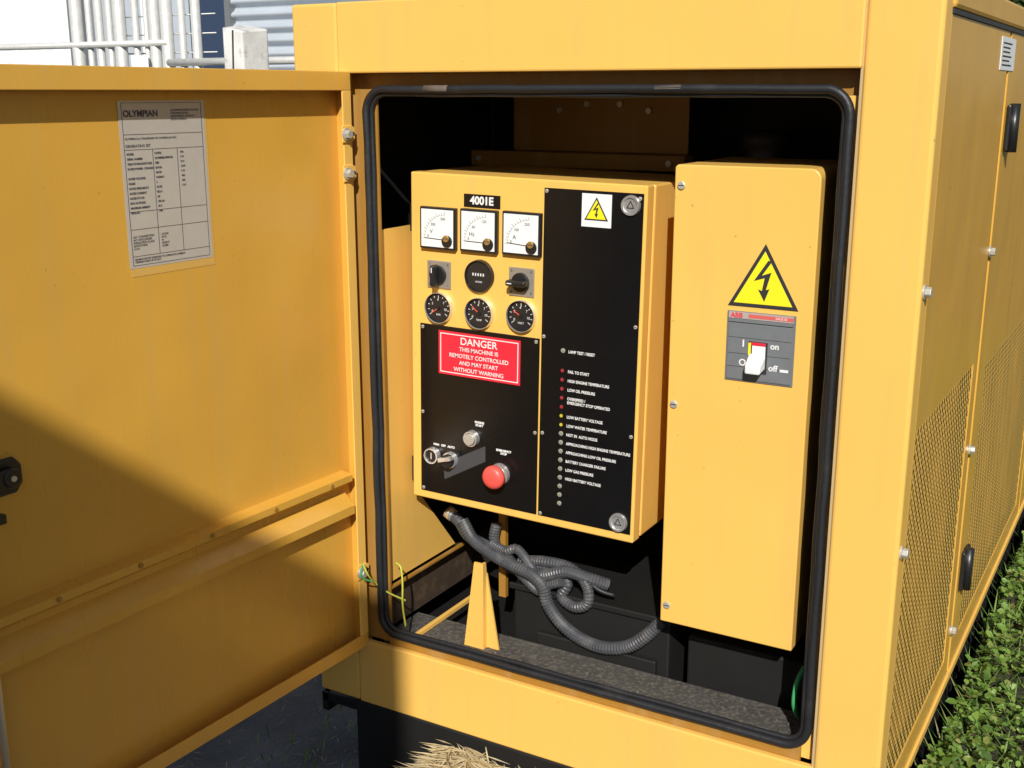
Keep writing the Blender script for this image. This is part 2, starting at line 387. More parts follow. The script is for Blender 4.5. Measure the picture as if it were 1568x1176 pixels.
rows=["MODEL","SERIAL NUMBER","YEAR OF MANUFACTURE","RATED POWER - STANDBY","","RATED VOLTAGE","PHASE","RATED FREQUENCY","RATED CURRENT","RATED PF COS","MAX ALTITUDE","MAXIMUM AMBIENT","MASS KG"]
vals=["CAVF33","OLY00000LNPF01756","2005","50 KVA","40 KW","415/240 V","3","50 HZ","88.2 A","0.8","152.4 M","40 C","1180"]
for i,(a,b_) in enumerate(zip(rows,vals)):
    z=LZ1-.073-i*.0068
    if a: text("row",a,.0042,(xt,LB0+.009,z),M_LI,LB,'x',sx=.9,bold=.00008)
    text("val",b_,.0042,(xt,LB0+.058,z),M_LI,LB,'x',sx=.85,bold=.00008)
    if i<8: text("val2",random.choice(["400","230","KVA","KW","AMP"]),.0042,(xt,LB0+.105,z),M_LI,LB,'x')
text("rows2","ALT. CONNECTION\nALT. ENCLOSURE\nINSULATION CLASS\nEXCITATION\nA.V.R.",.0042,(xt,LB0+.009,LZ0+.036),M_LI,LB,'x')
text("vals2","S-STAR\nIP 23\nH\nSHUNT\nSX460",.0042,(xt,LB0+.060,LZ0+.036),M_LI,LB,'x')
text("foot","GENERATOR SET DESIGNED TO OPERATE IN AMBIENT\nTEMPERATURES UP TO 50 C",.0038,(xt,LB0+.009,LZ0+.0105),M_LI,LB,'x')

# earth wires
EW=empty("earth_wire",(0,0,0))
tube("strap",catmull([(-.93,-.030,.515),(-.925,-.022,.49),(-.925,.0,.465),(-.915,.01,.452),(-.90,.012,.445),(-.872,.02,.435)],.004),.0018,M_GW,EW,n=8)
tube("strap",catmull([(-.895,.022,.505),(-.88,.018,.500),(-.874,.014,.47),(-.872,.01,.43),(-.870,.015,.385)],.004),.0018,M_GW,EW,n=8)
tube("strap",catmull([(-.93,-.030,.515),(-.93,-.035,.49),(-.915,-.02,.478)],.004),.0015,M_GRN,EW,n=8)
tube("loop",catmull([(-.145,.09,.46),(-.150,.07,.44),(-.150,.06,.41),(-.146,.07,.385),(-.14,.09,.37)],.004),.0045,M_GRN,EW,n=8)

# ================================================================ CONTROL PANEL
CC=Vector((-.670,.09,.912)); TH=rad(.9)
def C_empty(n): return empty(n,CC,(0,TH,0))
CP=C_empty("control_panel")
def cm(x,z):
    x=x/1000-CC.x; z=z/1000-CC.z
    c,s=math.cos(TH),math.sin(TH)
    return (CC.x+x*c-z*s, CC.z+x*s+z*c)
X0,X1,Z0,Z1=-.8945,-.4440,.6120,1.2115
Y=.09
M_CY=M_Y
box("door_leaf",X0,X1,Y,Y+.028,Z0,Z1,M_CY,CP,bevel=.003,seg=3)
box("gasket",X0+.004,X1-.004,Y+.028,Y+.034,Z0+.004,Z1-.004,M_BLK,CP)
box("body",X0+.001,X1-.001,Y+.034,Y+.26,Z0+.001,Z1-.001,M_CY,CP,bevel=.003)
for z in (1.13,.66): box("box_hinge",X0-.010,X0+.002,Y+.01,Y+.035,z-.025,z+.025,M_PLA,CP,bevel=.002)
LP=(-.8745,-.6300,.6275,.9445); RP=(-.6265,-.4490,.6275,1.1985)
for nm,(a,b_,c,d) in (("fascia_left",LP),("fascia_right",RP)):
    box(nm,a,b_,Y-.0022,Y-.0002,c,d,M_PAN,CP,bevel=.0006)
for x,z in ((LP[0]+.006,LP[3]-.006),(LP[1]-.006,LP[3]-.006),(LP[0]+.006,LP[2]+.006),(LP[1]-.005,LP[2]+.15),(RP[0]+.005,RP[3]-.005),(RP[0]+.005,RP[2]+.005),(RP[0]+.005,.95),(RP[1]-.005,.985),(RP[1]-.005,.80),(RP[0]+.006,.78),(LP[0]+.005,.78),(RP[1]-.006,RP[3]-.008)):
    screw("fascia_screw",(x,z),'y',Y-.0022,.0033,M_ZN,CP)
YF=Y-.0024
(ax,az)=cm(-743,1170)
box("id_plate",ax-.036,ax+.036,Y-.0015,Y-.0001,az-.011,az+.011,M_PAN,CP)
text("id_text","4001E",.0185,(ax,Y-.0018,az),M_TXT,CP,'y','CENTER',bold=.0007)
def meter(cx,cz,nums,unit,ang):
    h=.0365
    box("meter_bezel",cx-h,cx+h,Y-.010,Y-.0001,cz-h,cz+h,M_PLA,CP,bevel=.0015)
    box("meter_face",cx-h+.0035,cx+h-.0035,Y-.0104,Y-.009,cz-h+.004,cz+h-.004,M_WHT,CP)
    yf=Y-.0106; px,pz=cx+.017,cz-.019; R=.043
    prev=None
    for k in range(13):
        a=rad(92+ k*86/12)
        p=(px+R*math.cos(a),pz+R*math.sin(a))
        q=(px+(R+(.006 if k%3==0 else .0035))*math.cos(a),pz+(R+(.006 if k%3==0 else .0035))*math.sin(a))
        q=(max(q[0],cx-h+.006),min(q[1],cz+h-.006))
        seg2("tick",p,q,.0006,yf,yf+.0003,M_INK,CP)
        if prev: seg2("arc",prev,p,.0004,yf,yf+.0003,M_INK,CP)
        prev=p
    for t,a in nums:
        a=rad(a); text("num",t,.0068,(px+(R-.007)*math.cos(a),yf-.0001,pz+(R-.007)*math.sin(a)),M_INK,CP,'y','CENTER')
    text("unit",unit,.010,(cx-.012,yf-.0001,cz-.006),M_INK,CP,'y','CENTER')
    a=rad(ang); seg2("needle",(px,pz),(px+.043*math.cos(a),pz+.043*math.sin(a)),.0012,yf-.0006,yf-.0002,M_INK,CP)
    disc("meter_hub",(px+.004,pz-.002),'y',.0105,Y-.0135,Y-.0104,M_PLA,CP,24,bevel=.001)
    disc("meter_hub_screw",(px+.004,pz+.003),'y',.0062,Y-.016,Y-.0135,M_BRS,CP,18,bevel=.001)
    seg2("meter_hub_slot",(px-.001,pz+.003),(px+.009,pz+.003),.0012,Y-.0163,Y-.016,M_INK,CP)
for (mx_,mz_),nums,u,a in ((cm(-829,1120),[("0",172),("300",135),("500",98)],"V",178),(cm(-746,1120),[("0",172),("60",135),("120",98)],"Hz",179),(cm(-662,1120),[("0",172),("100",135),("250",98)],"A",176)):
    meter(mx_,mz_,nums,u,a)
def selector(cx,cz,vert):
    h=.0245
    box("switch_plate",cx-h,cx+h,Y-.003,Y-.0001,cz-h,cz+h,M_SWP,CP,bevel=.0012)
    disc("switch_base",(cx,cz),'y',.0165,Y-.010,Y-.003,M_PLA,CP,28,bevel=.0015)
    w,l=(.005,.019) if vert else (.019,.005)
    box("switch_handle",cx-w,cx+w,Y-.026,Y-.008,cz-l,cz+l,M_PLA,CP,bevel=.003)
    box("switch_mark",cx-(.0008 if vert else .015),cx+(.0008 if vert else -.006),Y-.0266,Y-.026,cz+(.006 if vert else -.0008),cz+(.015 if vert else .0008),M_TXT,CP)
    for sx_,sz_ in ((-1,-1),(1,-1),(-1,1),(1,1)):
        text("pos",random.choice(["0","1","2"]),.006,(cx+sx_*.019,Y-.0034,cz+sz_*.018),M_INK,CP,'y','CENTER')
a=cm(-832,1038); selector(*a,True)
a=cm(-665,1038); selector(*a,False)
hx,hz=cm(-748,1042)
ring("hour_meter_ring",(hx,hz),.0285,.0245,Y-.008,Y,M_PLA,CP)
disc("hour_meter_face",(hx,hz),'y',.0255,Y-.0045,Y-.001,M_GLS,CP,36)
box("counter",hx-.014,hx+.014,Y-.0052,Y-.0045,hz-.001,hz+.006,M_INK,CP)
for i in range(5): box("digit",hx-.0125+i*.0052,hx-.0125+i*.0052+.0022,Y-.0056,Y-.0052,hz+.0003,hz+.005,M_TXT,CP)
text("hours","HOURS",.0042,(hx,Y-.0052,hz-.010),M_TXT,CP,'y','CENTER')
def gauge(cx,cz,na,lab,red=None):
    ring("gauge_ring",(cx,cz),.0285,.0255,Y-.0095,Y,M_CHR,CP)
    ring("gauge_inner_ring",(cx,cz),.0256,.0238,Y-.0080,Y-.002,M_PLA,CP)
    disc("gauge_face",(cx,cz),'y',.0262,Y-.0050,Y-.001,M_GLS,CP,36)
    for k in range(11):
        a=rad(215-k*25); r1=.0225; r0=r1-(.006 if k%5==0 else .0035)
        seg2("tick",(cx+r0*math.cos(a),cz+r0*math.sin(a)),(cx+r1*math.cos(a),cz+r1*math.sin(a)),.0009,Y-.0055,Y-.0051,M_TXT,CP)
    for t,a in (("0",208),("2",150),("4",95),("7",40),("10",-8)):
        a=rad(a); text("num",t,.0062,(cx+.0145*math.cos(a),Y-.0056,cz+.0145*math.sin(a)),M_TXT,CP,'y','CENTER')
    text("lab",lab,.0048,(cx,Y-.0056,cz-.012),M_TXT,CP,'y','CENTER')
    a=rad(na); seg2("needle",(cx,cz),(cx+.017*math.cos(a),cz+.017*math.sin(a)),.0015,Y-.0064,Y-.0058,M_REDB,CP)
    disc("needle_hub",(cx,cz),'y',.0035,Y-.0072,Y-.0055,M_PLA,CP,16)
a=cm(-832,979); gauge(*a,215,"BAR")
a=cm(-748,977); gauge(*a,140,"TEMP")
a=cm(-664,980); gauge(*a,150,"VOLT")
for x,z in (cm(-466,1176),cm(-475,643)):
    ring("lock_ring",(x,z),.0165,.0110,Y-.0075,Y-.0022,M_CHR,CP)
    disc("lock_core",(x,z),'y',.0112,Y-.0050,Y-.0022,M_CHR,CP,28)
    seg2("lock_slot",(x-.006,z-.004),(x+.006,z-.004),.0016,Y-.0054,Y-.0050,M_INK,CP)
    seg2("lock_slot",(x-.006,z-.004),(x,z+.007),.0016,Y-.0054,Y-.0050,M_INK,CP)
    seg2("lock_slot",(x+.006,z-.004),(x,z+.007),.0016,Y-.0054,Y-.0050,M_INK,CP)
lx,_=cm(-586,800)
zs=[.930]+[.8955-.01583*i for i in range(16)]
cols=[M_LG]+[M_LR]*5+[M_LY]*2+[M_LG]*9
leg=["LAMP TEST / RESET","FAIL TO START","HIGH ENGINE TEMPERATURE","LOW OIL PRESSURE","OVERSPEED /\nEMERGENCY STOP OPERATED","","LOW BATTERY VOLTAGE","LOW WATER TEMPERATURE","NOT IN  AUTO MODE","APPROACHING HIGH ENGINE TEMPERATURE","APPROACHING LOW OIL PRESSURE","BATTERY CHARGER FAILURE","LOW GAS PRESSURE","HIGH BATTERY VOLTAGE","","",""]
for z,c,t in zip(zs,cols,leg):
    disc("led_bezel",(lx,z),'y',.0040,Y-.0032,Y-.0022,M_ZN if c is M_LG else M_PLA,CP,16)
    disc("led",(lx,z),'y',.0030,Y-.0044,Y-.0032,c,CP,14,bevel=.0006)
    if t: text("legend",t,.0070,(lx+.010,YF-.0001,z-(.004 if '\n' in t else .001)),M_TXT,CP,'y',sx=.84,bold=.00016)
prism("key_legend_plate",[cm(-828,690),cm(-738,737),cm(-738,708),cm(-826,660)],'y',Y-.0032,Y-.0023,simple("legend_grey",(.06,.06,.065),.5),CP)
kx,kz=cm(-850,703)
ring("key_ring",(kx,kz),.0155,.0110,Y-.013,Y-.0022,M_CHR,CP)
disc("key_core",(kx,kz),'y',.0115,Y-.010,Y-.0022,M_PLA,CP,26)
box("key_slot",kx-.001,kx+.001,Y-.0106,Y-.010,kz-.006,kz+.006,M_CHR,CP)
kx,kz=cm(-812,700)
ring("selector_ring",(kx,kz),.0155,.0110,Y-.010,Y-.0022,M_CHR,CP)
disc("selector_core",(kx,kz),'y',.0125,Y-.020,Y-.0022,M_PLA,CP,26,bevel=.001)
seg2("selector_lever",(kx-.012,kz+.003),(kx+.014,kz+.010),.007,Y-.028,Y-.018,M_CHR,CP)
kx,kz=cm(-765,748)
ring("push_ring",(kx,kz),.0150,.0105,Y-.012,Y-.0022,M_CHR,CP)
disc("push_button",(kx,kz),'y',.0105,Y-.016,Y-.0022,M_ZN,CP,26,bevel=.001)
kx,kz=cm(-708,690)
ring("stop_ring",(kx,kz),.0200,.0120,Y-.008,Y-.0022,M_CHR,CP)
disc("stop_stem",(kx,kz),'y',.012,Y-.020,Y-.003,M_ZN,CP,24)
bm_pts=[(.008,-.0355),(.015,-.034),(.0195,-.031),(.0215,-.026),(.021,-.021),(.018,-.019)]
v=[];f=[];n=36
for r,y in bm_pts:
    for i in range(n):
        a_=2*math.pi*i/n; v.append((kx+r*math.cos(a_),Y+y,kz+r*math.sin(a_)))
for j in range(len(bm_pts)-1):
    for i in range(n): f.append((j*n+i,j*n+(i+1)%n,(j+1)*n+(i+1)%n,(j+1)*n+i))
f.append(tuple(range(n))); f.append(tuple(range((len(bm_pts)-1)*n,len(bm_pts)*n)))
addmesh("stop_button",v,f,M_REDB,CP,smooth=True)
for (x,z),t in ((cm(-750,776),"ENGINE\nSTART"),(cm(-700,731),"EMERGENCY\nSTOP"),(cm(-826,724),"MAN   OFF   AUTO")):
    text("tag",t,.0054,(x,YF-.0006,z),M_TXT,CP,'y','CENTER',bold=.0003)
# danger sign
DS=C_empty("danger_sign")
a0=cm(-834,939); a1=cm(-667,857)
box("plate",a0[0],a1[0],Y-.0034,Y-.0024,a1[1],a0[1],M_RED,DS,bevel=.0003)
x0_,x1_,zz0,zz1=a0[0]+.004,a1[0]-.004,a1[1]+.004,a0[1]-.004
for nm,(p,q,r_,s_) in (("t",(x0_,x1_,zz1-.0016,zz1)),("b",(x0_,x1_,zz0,zz0+.0016)),("l",(x0_,x0_+.0016,zz0+.0016,zz1-.0016)),("r",(x1_-.0016,x1_,zz0+.0016,zz1-.0016))):
    box("border_"+nm,p,q,Y-.0037,Y-.0034,r_,s_,M_TXT,DS)
cx=(x0_+x1_)/2
text("heading","DANGER",.0180,(cx,Y-.0038,zz1-.0115),M_TXT,DS,'y','CENTER',sx=1.05,bold=.0002)
for i,t in enumerate(("THIS MACHINE IS","REMOTELY CONTROLLED","AND MAY START","WITHOUT WARNING")):
    text("body",t,.0104,(cx,Y-.0038,zz1-.0260-i*.0124),M_TXT,DS,'y','CENTER',bold=.0001)

def hazard(parent,cx,z0,w,h,y,rounded=.0):
    T=[(cx-w/2,z0),(cx+w/2,z0),(cx,z0+h)]
    prism("border",T,'y',y-.0008,y,M_INK,parent)
    k=.83; gx,gz=cx,z0+h/3
    T2=[(gx+(p[0]-gx)*k,gz+(p[1]-gz)*k) for p in T]
    prism("field",T2,'y',y-.0012,y-.0008,M_YLB,parent)
    B=[(.05,.76),(-.14,.40),(.01,.46),(-.02,.24),(-.075,.26),(.02,.06),(.085,.28),(.035,.26),(.10,.56),(-.03,.50),(.10,.74)]
    B=[(cx+p[0]*w,z0+.05*h+p[1]*h*.92) for p in B]
    prism("bolt",B,'y',y-.0016,y-.0012,M_INK,parent)
HV=C_empty("high_voltage_sign")
a0=cm(-552,1192); a1=cm(-500,1138)
box("plate",a0[0],a1[0],Y-.0034,Y-.0024,a1[1],a0[1],M_WHT,HV)
hazard(HV,(a0[0]+a1[0])/2,a1[1]+.011,.042,.037,Y-.0034)

# ================================================================ BREAKER BOX
BB=empty("circuit_breaker_box",(0,0,0))
bx0,bx1,bz0,bz1,by=-.3825,-.1600,.4965,1.2440,.060
def arc(cx,cy,r,a0,a1,n=6): return [(cx+r*math.cos(rad(a0+(a1-a0)*i/n)),cy+r*math.sin(rad(a0+(a1-a0)*i/n))) for i in range(n+1)]
r=.016
prof=[(bx0,bz0),(bx1,bz0)]+arc(bx1-r,bz1-r,r,0,90)+[(bx0+.004,bz1),(bx0,bz1-.004)]
prism("cover",prof,'y',by,.30,M_Y,BB,bevel=.002)
for z in (1.213,.871,.527): 
    screw("cover_screw",(-.371,z),'y',by,.0065,M_ZN,BB)
px0,px1,pz0,pz1=-.2890,-.1835,.9225,1.0300
box("breaker_plate",px0,px1,by-.0022,by-.0001,pz0,pz1,M_GRY,BB,bevel=.0006)
box("breaker_front",px0+.003,px1-.003,by-.0040,by-.0022,pz0+.003,pz1-.018,M_GRY,BB,bevel=.0005)
box("breaker_head",px0+.003,px1-.003,by-.0045,by-.0022,pz1-.016,pz1-.011,M_GRY,BB)
box("brand_strip",px0+.003,px1-.003,by-.0045,by-.0022,pz1-.0105,pz1-.001,simple("pale_strip",(.42,.36,.34),.5),BB)
box("brand_strip_red",px0+.034,px1-.003,by-.0048,by-.0045,pz1-.0085,pz1-.003,simple("faded_red",(.62,.12,.10),.5),BB)
text("brand","ABB",.0105,(px0+.006,by-.0050,pz1-.0060),M_RED,BB,'y',bold=.0002)
text("brand2","SACE S3",.0050,(px1-.030,by-.0050,pz1-.0058),M_TXT,BB,'y')
for z in (.990,.9655,.945):
    box("groove",px0+.004,px1-.004,by-.0043,by-.0039,z,z+.0006,M_INK,BB)
wx0,wx1,wz0,wz1=-.2530,-.2235,.9375,.9860
box("lever_window",wx0,wx1,by-.0046,by-.0040,wz0,wz1,M_INK,BB)
box("window_white",wx0+.006,wx1-.003,by-.0050,by-.0046,.964,.980,M_WHT,BB)
box("window_red",wx0+.004,wx1-.003,by-.0052,by-.0046,.9805,.9850,M_RED,BB)
box("window_yellow",wx0,wx0+.004,by-.0052,by-.0046,.965,.984,M_YLB,BB)
v=[(-.2520,by-.004,.945),(-.2255,by-.004,.945),(-.2255,by-.004,.968),(-.2520,by-.004,.968),
   (-.2505,by-.026,.940),(-.2270,by-.026,.940),(-.2270,by-.026,.953),(-.2505,by-.026,.953)]
addmesh("lever",v,[(0,1,2,3),(4,7,6,5),(0,4,5,1),(1,5,6,2),(2,6,7,3),(3,7,4,0)],M_WHT,BB,bevel=.0025)
text("on","on",.013,(-.2195,by-.0045,.9815),M_TXT,BB,'y',bold=.0003)
text("off","off",.013,(-.2205,by-.0045,.9480),M_TXT,BB,'y',bold=.0003)
text("one","I",.015,(-.2630,by-.0045,.9815),M_TXT,BB,'y',bold=.0004)
text("zero","O",.014,(-.2670,by-.0045,.9520),M_TXT,BB,'y',bold=.0003)
box("test_button",-.203,-.190,by-.0048,by-.004,.944,.948,M_TXT,BB)
HV2=empty("high_voltage_sign.001",(0,0,0))
hazard(HV2,-.2355,1.0375,.108,.0955,by-.0003)

# ================================================================ CONDUITS
def cd(x,z,y):
    k=(y+1.6)/1.8
    return (.295+(x/1000-.295)*k, y, 1.35+(z/1000-1.35)*k)
CO=empty("cable_conduit",(0,0,0))
def conduit(nm,P,r=.0095): tube(nm,catmull([cd(*p) for p in P],.0014),r,M_CND,CO,n=12,corr=.05,smooth=False)
conduit("hose",[(-888,545,.17),(-868,532,.165),(-845,505,.16),(-800,492,.155),(-765,480,.15),(-720,452,.145),(-672,462,.14),(-630,478,.14),(-585,474,.15),(-545,470,.17)],.0112)
conduit("hose",[(-783,545,.17),(-788,510,.165),(-770,470,.16),(-738,458,.16),(-700,476,.155),(-655,474,.155),(-628,455,.15),(-640,425,.145),(-612,410,.14),(-585,425,.14),(-590,462,.145),(-625,487,.15),(-680,488,.15),(-730,478,.16)],.0098)
conduit("hose",[(-860,535,.15),(-835,500,.145),(-790,478,.14),(-745,465,.135),(-705,455,.13),(-680,435,.13),(-668,400,.13),(-635,366,.13),(-590,346,.13),(-545,343,.13),(-500,358,.135),(-465,388,.14),(-435,425,.15)],.0115)
conduit("hose",[(-740,462,.15),(-715,440,.14),(-690,425,.14),(-672,440,.14),(-640,455,.135)],.0088)
conduit("hose",[(-792,500,.16),(-762,492,.15),(-735,500,.15),(-700,462,.14),(-690,440,.14)],.0088)
tube("gland",[cd(-895,549,.17),cd(-880,541,.17)],.013,M_CHR,CO,n=16)
tube("lead",catmull([cd(-590,470,.15),cd(-560,455,.15),cd(-530,452,.16)],.005),.004,M_RUB,CO,n=8)

# ================================================================ SETTING
def groundmat(name,c1,c2,c3,scale):
    m,nt,b=newmat(name); L=nt.links.new
    tc=N(nt,"ShaderNodeTexCoord")
    n=N(nt,"ShaderNodeTexNoise"); n.inputs["Scale"].default_value=scale; n.inputs["Detail"].default_value=10; L(tc.outputs["Object"],n.inputs["Vector"])
    r=N(nt,"ShaderNodeValToRGB"); r.color_ramp.elements[0].color=(*c1,1); r.color_ramp.elements[1].color=(*c2,1)
    r.color_ramp.elements[0].position=.35; r.color_ramp.elements[1].position=.65
    e=r.color_ramp.elements.new(.5); e.color=(*c3,1)
    L(n.outputs["Fac"],r.inputs["Fac"]); L(r.outputs["Color"],b.inputs["Base Color"]); b.inputs["Roughness"].default_value=.95
    n2=N(nt,"ShaderNodeTexNoise"); n2.inputs["Scale"].default_value=90; n2.inputs["Detail"].default_value=8; L(tc.outputs["Object"],n2.inputs["Vector"])
    bp=N(nt,"ShaderNodeBump"); bp.inputs["Distance"].default_value=.02; bp.inputs["Strength"].default_value=.8; L(n2.outputs["Fac"],bp.inputs["Height"]); L(bp.outputs["Normal"],b.inputs["Normal"])
    return m
M_GR=groundmat("soil_gravel",(.10,.10,.105),(.26,.26,.265),(.17,.17,.175),3)
M_GG=groundmat("soil_grass",(.03,.035,.012),(.08,.06,.03),(.04,.045,.015),6)
xs_=[-400,-60,-20,-8,-4,-2,-1.2,-.6,-.045,.02,.1,.5,1,2,4,10,40,400]
ys_=[-400,-60,-10,-4,-2,-1,-.5,0,.5,1,2,3,5,10,30,60,400]
V=[(x,y,(.185 if x>=.02 else 0)) for x in xs_ for y in ys_]; ny=len(ys_)
Fc=[(i*ny+j,(i+1)*ny+j,(i+1)*ny+j+1,i*ny+j+1) for i in range(len(xs_)-1) for j in range(ny-1)]
g=addmesh("ground",V,Fc,M_GR); g.data.materials.append(M_GG)
for p in g.data.polygons:
    if p.center.x>-.1 or p.center.y>3: p.material_index=1

def island(name,cols,rough=.6,trans=0):
    m,nt,b=newmat(name); L=nt.links.new
    ge=N(nt,"ShaderNodeNewGeometry"); r=N(nt,"ShaderNodeValToRGB")
    els=r.color_ramp.elements
    while len(els)<len(cols): els.new(.5)
    for i,c in enumerate(cols): els[i].position=i/(len(cols)-1); els[i].color=(*c,1)
    L(ge.outputs["Random Per Island"],r.inputs["Fac"]); L(r.outputs["Color"],b.inputs["Base Color"])
    b.inputs["Roughness"].default_value=rough
    if trans:
        t=N(nt,"ShaderNodeBsdfTranslucent"); L(r.outputs["Color"],t.inputs["Color"])
        a=N(nt,"ShaderNodeMixShader"); a.inputs[0].default_value=trans
        L(b.outputs[0],a.inputs[1]); L(t.outputs[0],a.inputs[2]); L(a.outputs[0],nt.nodes["Material Output"].inputs[0])
    return m
M_LEAF=island("weed_leaf",[(.05,.10,.015),(.14,.26,.04),(.26,.40,.08),(.08,.16,.025),(.20,.33,.06),(.30,.28,.10)],.45,.3)
M_STR=island("dry_straw",[(.42,.32,.16),(.66,.54,.32),(.30,.22,.11),(.55,.46,.28)],.7,.15)
M_TREE=island("tree_leaf",[(.03,.07,.012),(.07,.12,.025),(.05,.09,.02)],.6,.25)

def leaf(V,Fc,p,d,w,l,nrm):
    s=d.cross(nrm)
    if s.length<1e-4: s=Vector((1,0,0))
    s.normalize(); i=len(V)
    V+= [p,p+d*l*.5+s*w/2+nrm*w*.15,p+d*l,p+d*l*.5-s*w/2+nrm*w*.15]; Fc.append((i,i+1,i+2,i+3))
def leaf6(V,Fc,p,d,w,l,nrm):
    s=d.cross(nrm)
    if s.length<1e-4: s=Vector((1,0,0))
    s.normalize(); i=len(V)
    V+= [p,p+d*l*.28+s*w*.42,p+d*l*.7+s*w*.46,p+d*l-nrm*w*.2,p+d*l*.7-s*w*.46,p+d*l*.28-s*w*.42]
    Fc.append((i,i+1,i+2,i+3,i+4,i+5))
V=[];Fc=[]
rnd=random.Random(3)
def hfun(x,y):
    a=.5+.5*math.sin(x*9+1.3*math.sin(y*5))*math.sin(y*7.3+x*3)
    b=.5+.5*math.sin(x*31+2*math.sin(y*23))*math.sin(y*27+x*11)
    return .55*a+.45*b
for _ in range(17000):
    x=.03+ (rnd.random()**1.6)*1.5; y=-.1+rnd.random()*4.5
    hf=hfun(x,y)
    if rnd.random()>.25+hf: continue
    h=.004+.095*hf*rnd.random()
    base=Vector((x,y,.185+h))
    k=rnd.choice((2,3,3,4)); a0=rnd.random()*6.28
    s0=rnd.uniform(.006,.0155)
    for q in range(k):
        a=a0+q*6.28/k
        d=Vector((math.cos(a),math.sin(a),rnd.uniform(-.4,.9))).normalized()
        s=s0*rnd.uniform(.7,1.3)
        leaf6(V,Fc,base,d,s*.85,s*1.3,Vector((rnd.uniform(-.8,.8),rnd.uniform(-.8,.8),1)).normalized())
for _ in range(7000):
    x=.02+ (rnd.random()**1.5)*1.5; y=-.1+rnd.random()*4.5
    p=Vector((x,y,.18)); a=rnd.random()*6.28; d=Vector((math.cos(a)*.9,math.sin(a)*.9,1)).normalized()
    leaf(V,Fc,p,d,.0035,rnd.uniform(.04,.10),Vector((math.cos(a),math.sin(a),0)))
for _ in range(1500):
    x=rnd.uniform(-2.6,-.9); y=rnd.uniform(-.6,1.2)
    cx_=round(x*4)/4+.06; x=cx_+rnd.gauss(0,.05)
    p=Vector((x,y,0)); a=rnd.random()*6.28; d=Vector((math.cos(a)*.6,math.sin(a)*.6,1)).normalized()
    leaf(V,Fc,p,d,.004,rnd.uniform(.02,.05),Vector((math.cos(a),math.sin(a),0)))
addmesh("grass",V,Fc,M_LEAF)
# dry straw in front of the sill
def mound(x,y):
    w=min(1,max(0,(x+.91)/.16))
    return ((.192+.012*min(1,max(0,(x+.7)/.3)))*w*(.94+.06*math.sin(x*23)))*math.exp(-(min(0,y+.02)/.16)**2)
V=[];Fc=[]
for _ in range(10000):
    x=rnd.uniform(-.92,.0); y=-.004-abs(rnd.gauss(0,.13))
    p=Vector((x,y,max(.005,mound(x,y)*rnd.uniform(.88,1.0)+.002)))
    a=rnd.random()*6.28
    d=Vector((math.cos(a),-abs(math.sin(a))*.8 if rnd.random()<.7 else math.sin(a)*.2,rnd.uniform(-.3,.22))).normalized()
    leaf(V,Fc,p,d,.0030,rnd.uniform(.02,.07),Vector((rnd.uniform(-.5,.5),-.5,1)).normalized())
for _ in range(900):
    x=rnd.uniform(-2.2,-.8); y=rnd.gauss(-.1,.35); a=rnd.random()*6.28
    d=Vector((math.cos(a),math.sin(a),rnd.uniform(0,.3))).normalized()
    leaf(V,Fc,Vector((x,y,.006)),d,.0022,rnd.uniform(.015,.04),Vector((0,0,1)))
addmesh("dry_straw",V,Fc,M_STR)
nx_,nyy=36,10
V=[(-.92+.92*i/nx_, -.003-.42*j/nyy, mound(-.92+.92*i/nx_,-.003-.42*j/nyy)-.012) for i in range(nx_+1) for j in range(nyy+1)]
Fc=[(i*(nyy+1)+j,(i+1)*(nyy+1)+j,(i+1)*(nyy+1)+j+1,i*(nyy+1)+j+1) for i in range(nx_) for j in range(nyy)]
addmesh("straw_mound",V,Fc,simple("straw_litter",(.20,.15,.08),.95,var=.6,vscale=60,bump=1,bscale=80))

# background buildings
def corr_wall(name,x0,x1,y,z0,z1,pitch,amp,mat,parent,vertical=True):
    V=[];Fc=[]
    if vertical:
        n=int((x1-x0)/pitch*6)
        for i in range(n+1):
            x=x0+(x1-x0)*i/n; yy=y+amp*math.sin(2*math.pi*(x-x0)/pitch)
            V+=[(x,yy,z0),(x,yy,z1)]
    else:
        n=int((z1-z0)/pitch*6)
        for i in range(n+1):
            z=z0+(z1-z0)*i/n; yy=y+amp*math.sin(2*math.pi*(z-z0)/pitch)
            V+=[(x0,yy,z),(x1,yy,z)]
    Fc=[(2*i,2*i+1,2*i+3,2*i+2) for i in range(n)]
    return addmesh(name,V,Fc,mat,parent,smooth=True)
M_WS=simple("white_sheet",(.82,.84,.87),.5,var=.03,vscale=3)
M_CS=simple("zincalume_sheet",(.55,.60,.66),.4,metal=.25,var=.12,vscale=4)
M_NV=simple("navy_trim",(.03,.05,.10),.5)
WB=empty("white_shed",(0,0,0))
corr_wall("wall",-18,-8.75,6.0,0,3.6,.20,.007,M_WS,WB)
box("body",-18,-8.76,6.03,12,0,3.58,M_WS,WB)
box("roof",-18.2,-8.6,5.8,12.2,3.62,3.75,M_WS,WB)
box("corner_trim",-8.77,-8.68,5.95,6.08,0,3.6,M_GRY,WB)
CB=empty("corrugated_shed",(0,0,0))
corr_wall("wall",-6.80,-2.5,6.0,0,3.4,.105,.028,M_CS,CB,vertical=False)
box("body",-6.79,-2.51,6.05,10,0,3.38,M_CS,CB)
box("roof",-6.95,-2.3,5.8,10.2,3.42,3.55,M_CS,CB)
box("door",-7.55,-6.86,6.25,6.30,0,3.3,M_NV,CB)
box("recess_wall",-8.68,-7.55,6.3,6.35,0,3.4,M_CS,CB)
box("downpipe",-8.1,-8.0,6.2,6.28,0,3.4,M_WS,CB)
box("corner_post",-6.86,-6.80,5.96,6.02,0,3.4,M_GRY,CB)
M_GAL=simple("galvanised",(.60,.60,.57),.45,metal=.2,var=.2,vscale=30)
